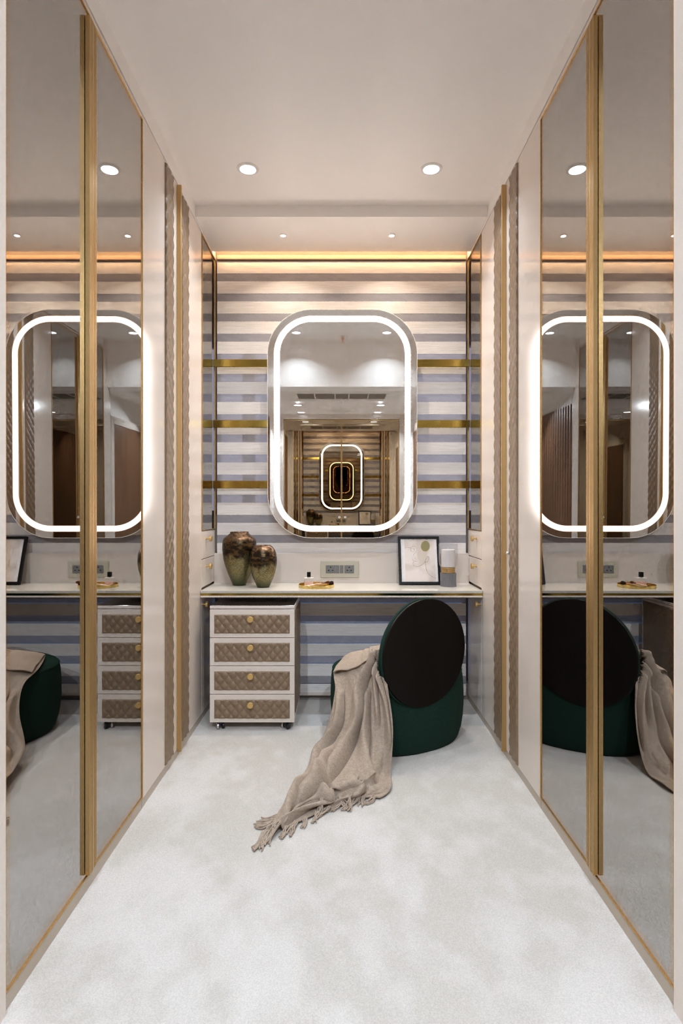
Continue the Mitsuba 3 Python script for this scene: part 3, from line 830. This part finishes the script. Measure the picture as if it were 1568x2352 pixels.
TX, TY = -0.150, 3.468
t = thing('tray', 'round shallow polished gold tray on the desk', 'tray')
scene[t] = mikit.ply(place(lathe([(0, 0), (0.1035, 0), (0.1045, 0.001), (0.1045, 0.0165), (0.1035, 0.0172), (0.1025, 0.0165), (0.1025, 0.003), (0, 0.003)], 72), frame_mtx([TX, TY, 0.7504], [1, 0, 0], [0, 1, 0], [0, 0, 1])),
                     mat('mat_tray_gold', metal((0.86, 0.66, 0.25), 0.07)), 30)
t = thing('perfume_bottle', 'small square glass perfume bottle with peach liquid and black cap on the tray', 'perfume')
PX, PY, PZ = -0.196, 3.505, 0.7537
part(t, 'glass', box(PX - 0.027, PX + 0.027, PY - 0.015, PY + 0.015, PZ, PZ + 0.046, 0.003), CLEAR)
part(t, 'liquid', box(PX - 0.0255, PX + 0.0255, PY - 0.0135, PY + 0.0135, PZ + 0.0035, PZ + 0.022, 0.001), PERFUME, label='peach perfume')
part(t, 'shoulder', box(PX - 0.0275, PX + 0.0275, PY - 0.0155, PY + 0.0155, PZ + 0.0448, PZ + 0.0470, 0.001), mat('mat_bottle_rim', principled(lin(240, 236, 232), 0.1, 0.6)))  # white slab: the highlight along the glass shoulders, put in as colour
part(t, 'base', box(PX - 0.0275, PX + 0.0275, PY - 0.0155, PY + 0.0155, PZ, PZ + 0.0030, 0.001), 'mat_bottle_rim')  # white slab again, for the bright line at the bottle's foot
part(t, 'collar', place(lathe([(0, 0), (0.008, 0), (0.008, 0.005), (0, 0.005)], 24), frame_mtx([PX, PY, PZ + 0.047], [1, 0, 0], [0, 1, 0], [0, 0, 1])), CHROME, 30)
part(t, 'cap', box(PX - 0.0103, PX + 0.0103, PY - 0.0103, PY + 0.0103, PZ + 0.0515, PZ + 0.081, 0.001), BLACK)


def brush(label, p0, p1, rb, lb, bm):
    """A make-up brush from the handle's end p0 to the tip of the bristles p1."""
    p0, p1 = np.array(p0), np.array(p1)
    ax = (p1 - p0) / np.linalg.norm(p1 - p0)
    L = np.linalg.norm(p1 - p0)
    ex = np.cross([0, 0, 1.0], ax)
    ex /= np.linalg.norm(ex)
    M = frame_mtx(p0, ex, np.cross(ax, ex), ax)
    t = thing('makeup_brush', label, 'makeup brush', 'makeup brushes on the tray')
    f0 = L - lb - 0.03
    part(t, 'handle', place(lathe([(0, 0), (0.0025, 0.001), (0.0042, 0.03), (0.0036, f0), (0, f0)], 20), M), mat('mat_brush_handle', principled(lin(236, 214, 204), 0.25, 0.5)), 40)
    part(t, 'ferrule', place(lathe([(0, f0), (0.0040, f0), (0.0055, L - lb), (0, L - lb)], 20), M), ROSE, 40)
    part(t, 'bristles', place(lathe([(0, L - lb), (0.0055, L - lb), (rb, L - lb * 0.45), (rb * 0.85, L - lb * 0.15), (rb * 0.4, L - lb * 0.02), (0, L)], 24), M), bm, 60)


brush('makeup brush with black bristles reaching over the right rim of the gold tray', [-0.205, 3.452, 0.759], [-0.046, 3.448, 0.777], 0.0125, 0.030, BRISTLE)
brush('makeup brush with brown bristles lying across the front rim of the gold tray', [-0.190, 3.474, 0.7585], [-0.068, 3.372, 0.790], 0.0085, 0.032, BRISTLE2)

# framed line drawing, leaning back against the blind
FW, FH = 0.2545, 0.300
lean = math.asin(0.088 / FH)
fy = np.array([0, math.sin(lean), math.cos(lean)])
fz = np.array([0, -math.cos(lean), math.sin(lean)])
FM = frame_mtx([0.478, 3.556, 0.7512], [1, 0, 0], fy, fz)          # local: x across, y up the frame, z towards the viewer
tr = lambda z: FM @ trimesh.transformations.translation_matrix([0, 0, z])  # noqa: E731
t = thing('picture_frame', 'black-framed line drawing of a face with an olive dot, leaning on the desk', 'picture')
b = 0.0155
outer, inner = sg.box(-FW / 2, 0, FW / 2, FH), sg.box(-FW / 2 + b, b, FW / 2 - b, FH - b)
part(t, 'frame', place(extrude(outer.difference(inner), 0.016), tr(0.002)), BLACK)
part(t, 'backing', place(extrude(outer.buffer(-0.001), 0.004), tr(0.0)), BLACK)
pi = part(t, 'paper', place(extrude(inner, 0.001), tr(0.006)), PAPER)
iw, ih = FW - 2 * b, FH - 2 * b
part(t, 'print', place(extrude(sg.box(-FW / 2 + b + 0.024, b + 0.002, FW / 2 - b - 0.014, FH - b - 0.003), 0.0004), tr(0.0069)), PRINT)


def art(pts):
    out = []
    for x, y in pts:
        v = (y - 245) / 603
        xl, xr = 220 + 30 * v, 752 + 51 * v
        out.append((-FW / 2 + b + iw * (x - xl) / (xr - xl), b + ih * (1 - v)))
    return np.array(out)


def stroke(pts, w=0.0011):
    q = spl(art(pts), 40 if len(pts) > 4 else 20, min(3, len(pts) - 1))
    return extrude(sg.LineString(q).buffer(w / 2), 0.0004)


strokes = [
    [(285, 373), (330, 363), (380, 368), (418, 385), (436, 402)],
    [(378, 402), (384, 366), (412, 343), (445, 352), (463, 385), (452, 430), (422, 458), (420, 470), (436, 486), (450, 494)],
    [(378, 402), (390, 420), (412, 424), (432, 408), (434, 388), (415, 366)],
    [(395, 526), (412, 517), (434, 514), (456, 530), (481, 553), (455, 560), (424, 548), (402, 534)],
    [(442, 553), (418, 572), (415, 604), (436, 626), (478, 633), (526, 620), (566, 597), (592, 566), (602, 540), (618, 508), (641, 492), (652, 504), (646, 534), (626, 564), (606, 570), (597, 560)],
    [(597, 560), (601, 612), (616, 672), (642, 722), (684, 762), (730, 786), (768, 798)],
]
part(t, 'line_drawing', place(cat(*[stroke(p) for p in strokes]), tr(0.0073)), INK)
part(t, 'olive_sun', place(extrude(sg.Polygon(art([(593 + 66 * math.cos(a), 345 + 76 * math.sin(a)) for a in np.linspace(0, 2 * np.pi, 40)[:-1]])), 0.0003), tr(0.0072)), OLIVE)
part(t, 'glazing', place(extrude(inner, 0.0008), tr(0.0120)), PANE)

# candle holder
HX, HY, HZ = 0.640, 3.500, 0.7505
at = frame_mtx([HX, HY, HZ], [1, 0, 0], [0, 1, 0], [0, 0, 1])
t = thing('candle_holder', 'smoky glass candle holder with ribbed base and gold band, right of the framed drawing', 'candle holder')
k = np.arange(144)
rr = 0.0475 - 0.0022 * (1 - np.abs(np.cos(k * 2 * np.pi / 144 * 18)))
part(t, 'ribbed_base', place(extrude(sg.Polygon(np.stack([rr * np.cos(k * 2 * np.pi / 144), rr * np.sin(k * 2 * np.pi / 144)], -1)), 0.080), at), RIBGLASS, 20)
part(t, 'gold_band', place(lathe([(0, 0.080), (0.040, 0.080), (0.042, 0.082), (0.042, 0.0855), (0.0395, 0.087), (0.0395, 0.105), (0.042, 0.1065), (0.042, 0.110), (0.040, 0.112), (0, 0.112)], 48), at), GOLD, 30)
cup = spl([(0.034, 0.1125), (0.045, 0.116), (0.053, 0.130), (0.0560, 0.155), (0.0562, 0.20), (0.0560, 0.253)], 24)
part(t, 'glass_cup', place(lathe(np.vstack([[(0.0, 0.1125)], cup]), 56), at), SMOKEGLASS, 40)
t = thing('candle', 'thick white pillar candle inside the smoky glass holder', 'candle')
part(t, 'wax', place(lathe([(0, 0.1155), (0.038, 0.1155), (0.040, 0.1185), (0.0405, 0.216), (0.039, 0.219), (0.01, 0.217), (0, 0.216)], 48), at), WAX, 40)
part(t, 'wick', place(tube([[0, 0, 0.215], [0.0005, 0, 0.228], [0, 0, 0.241]], 0.0013, 6), at), WHITE, 40)
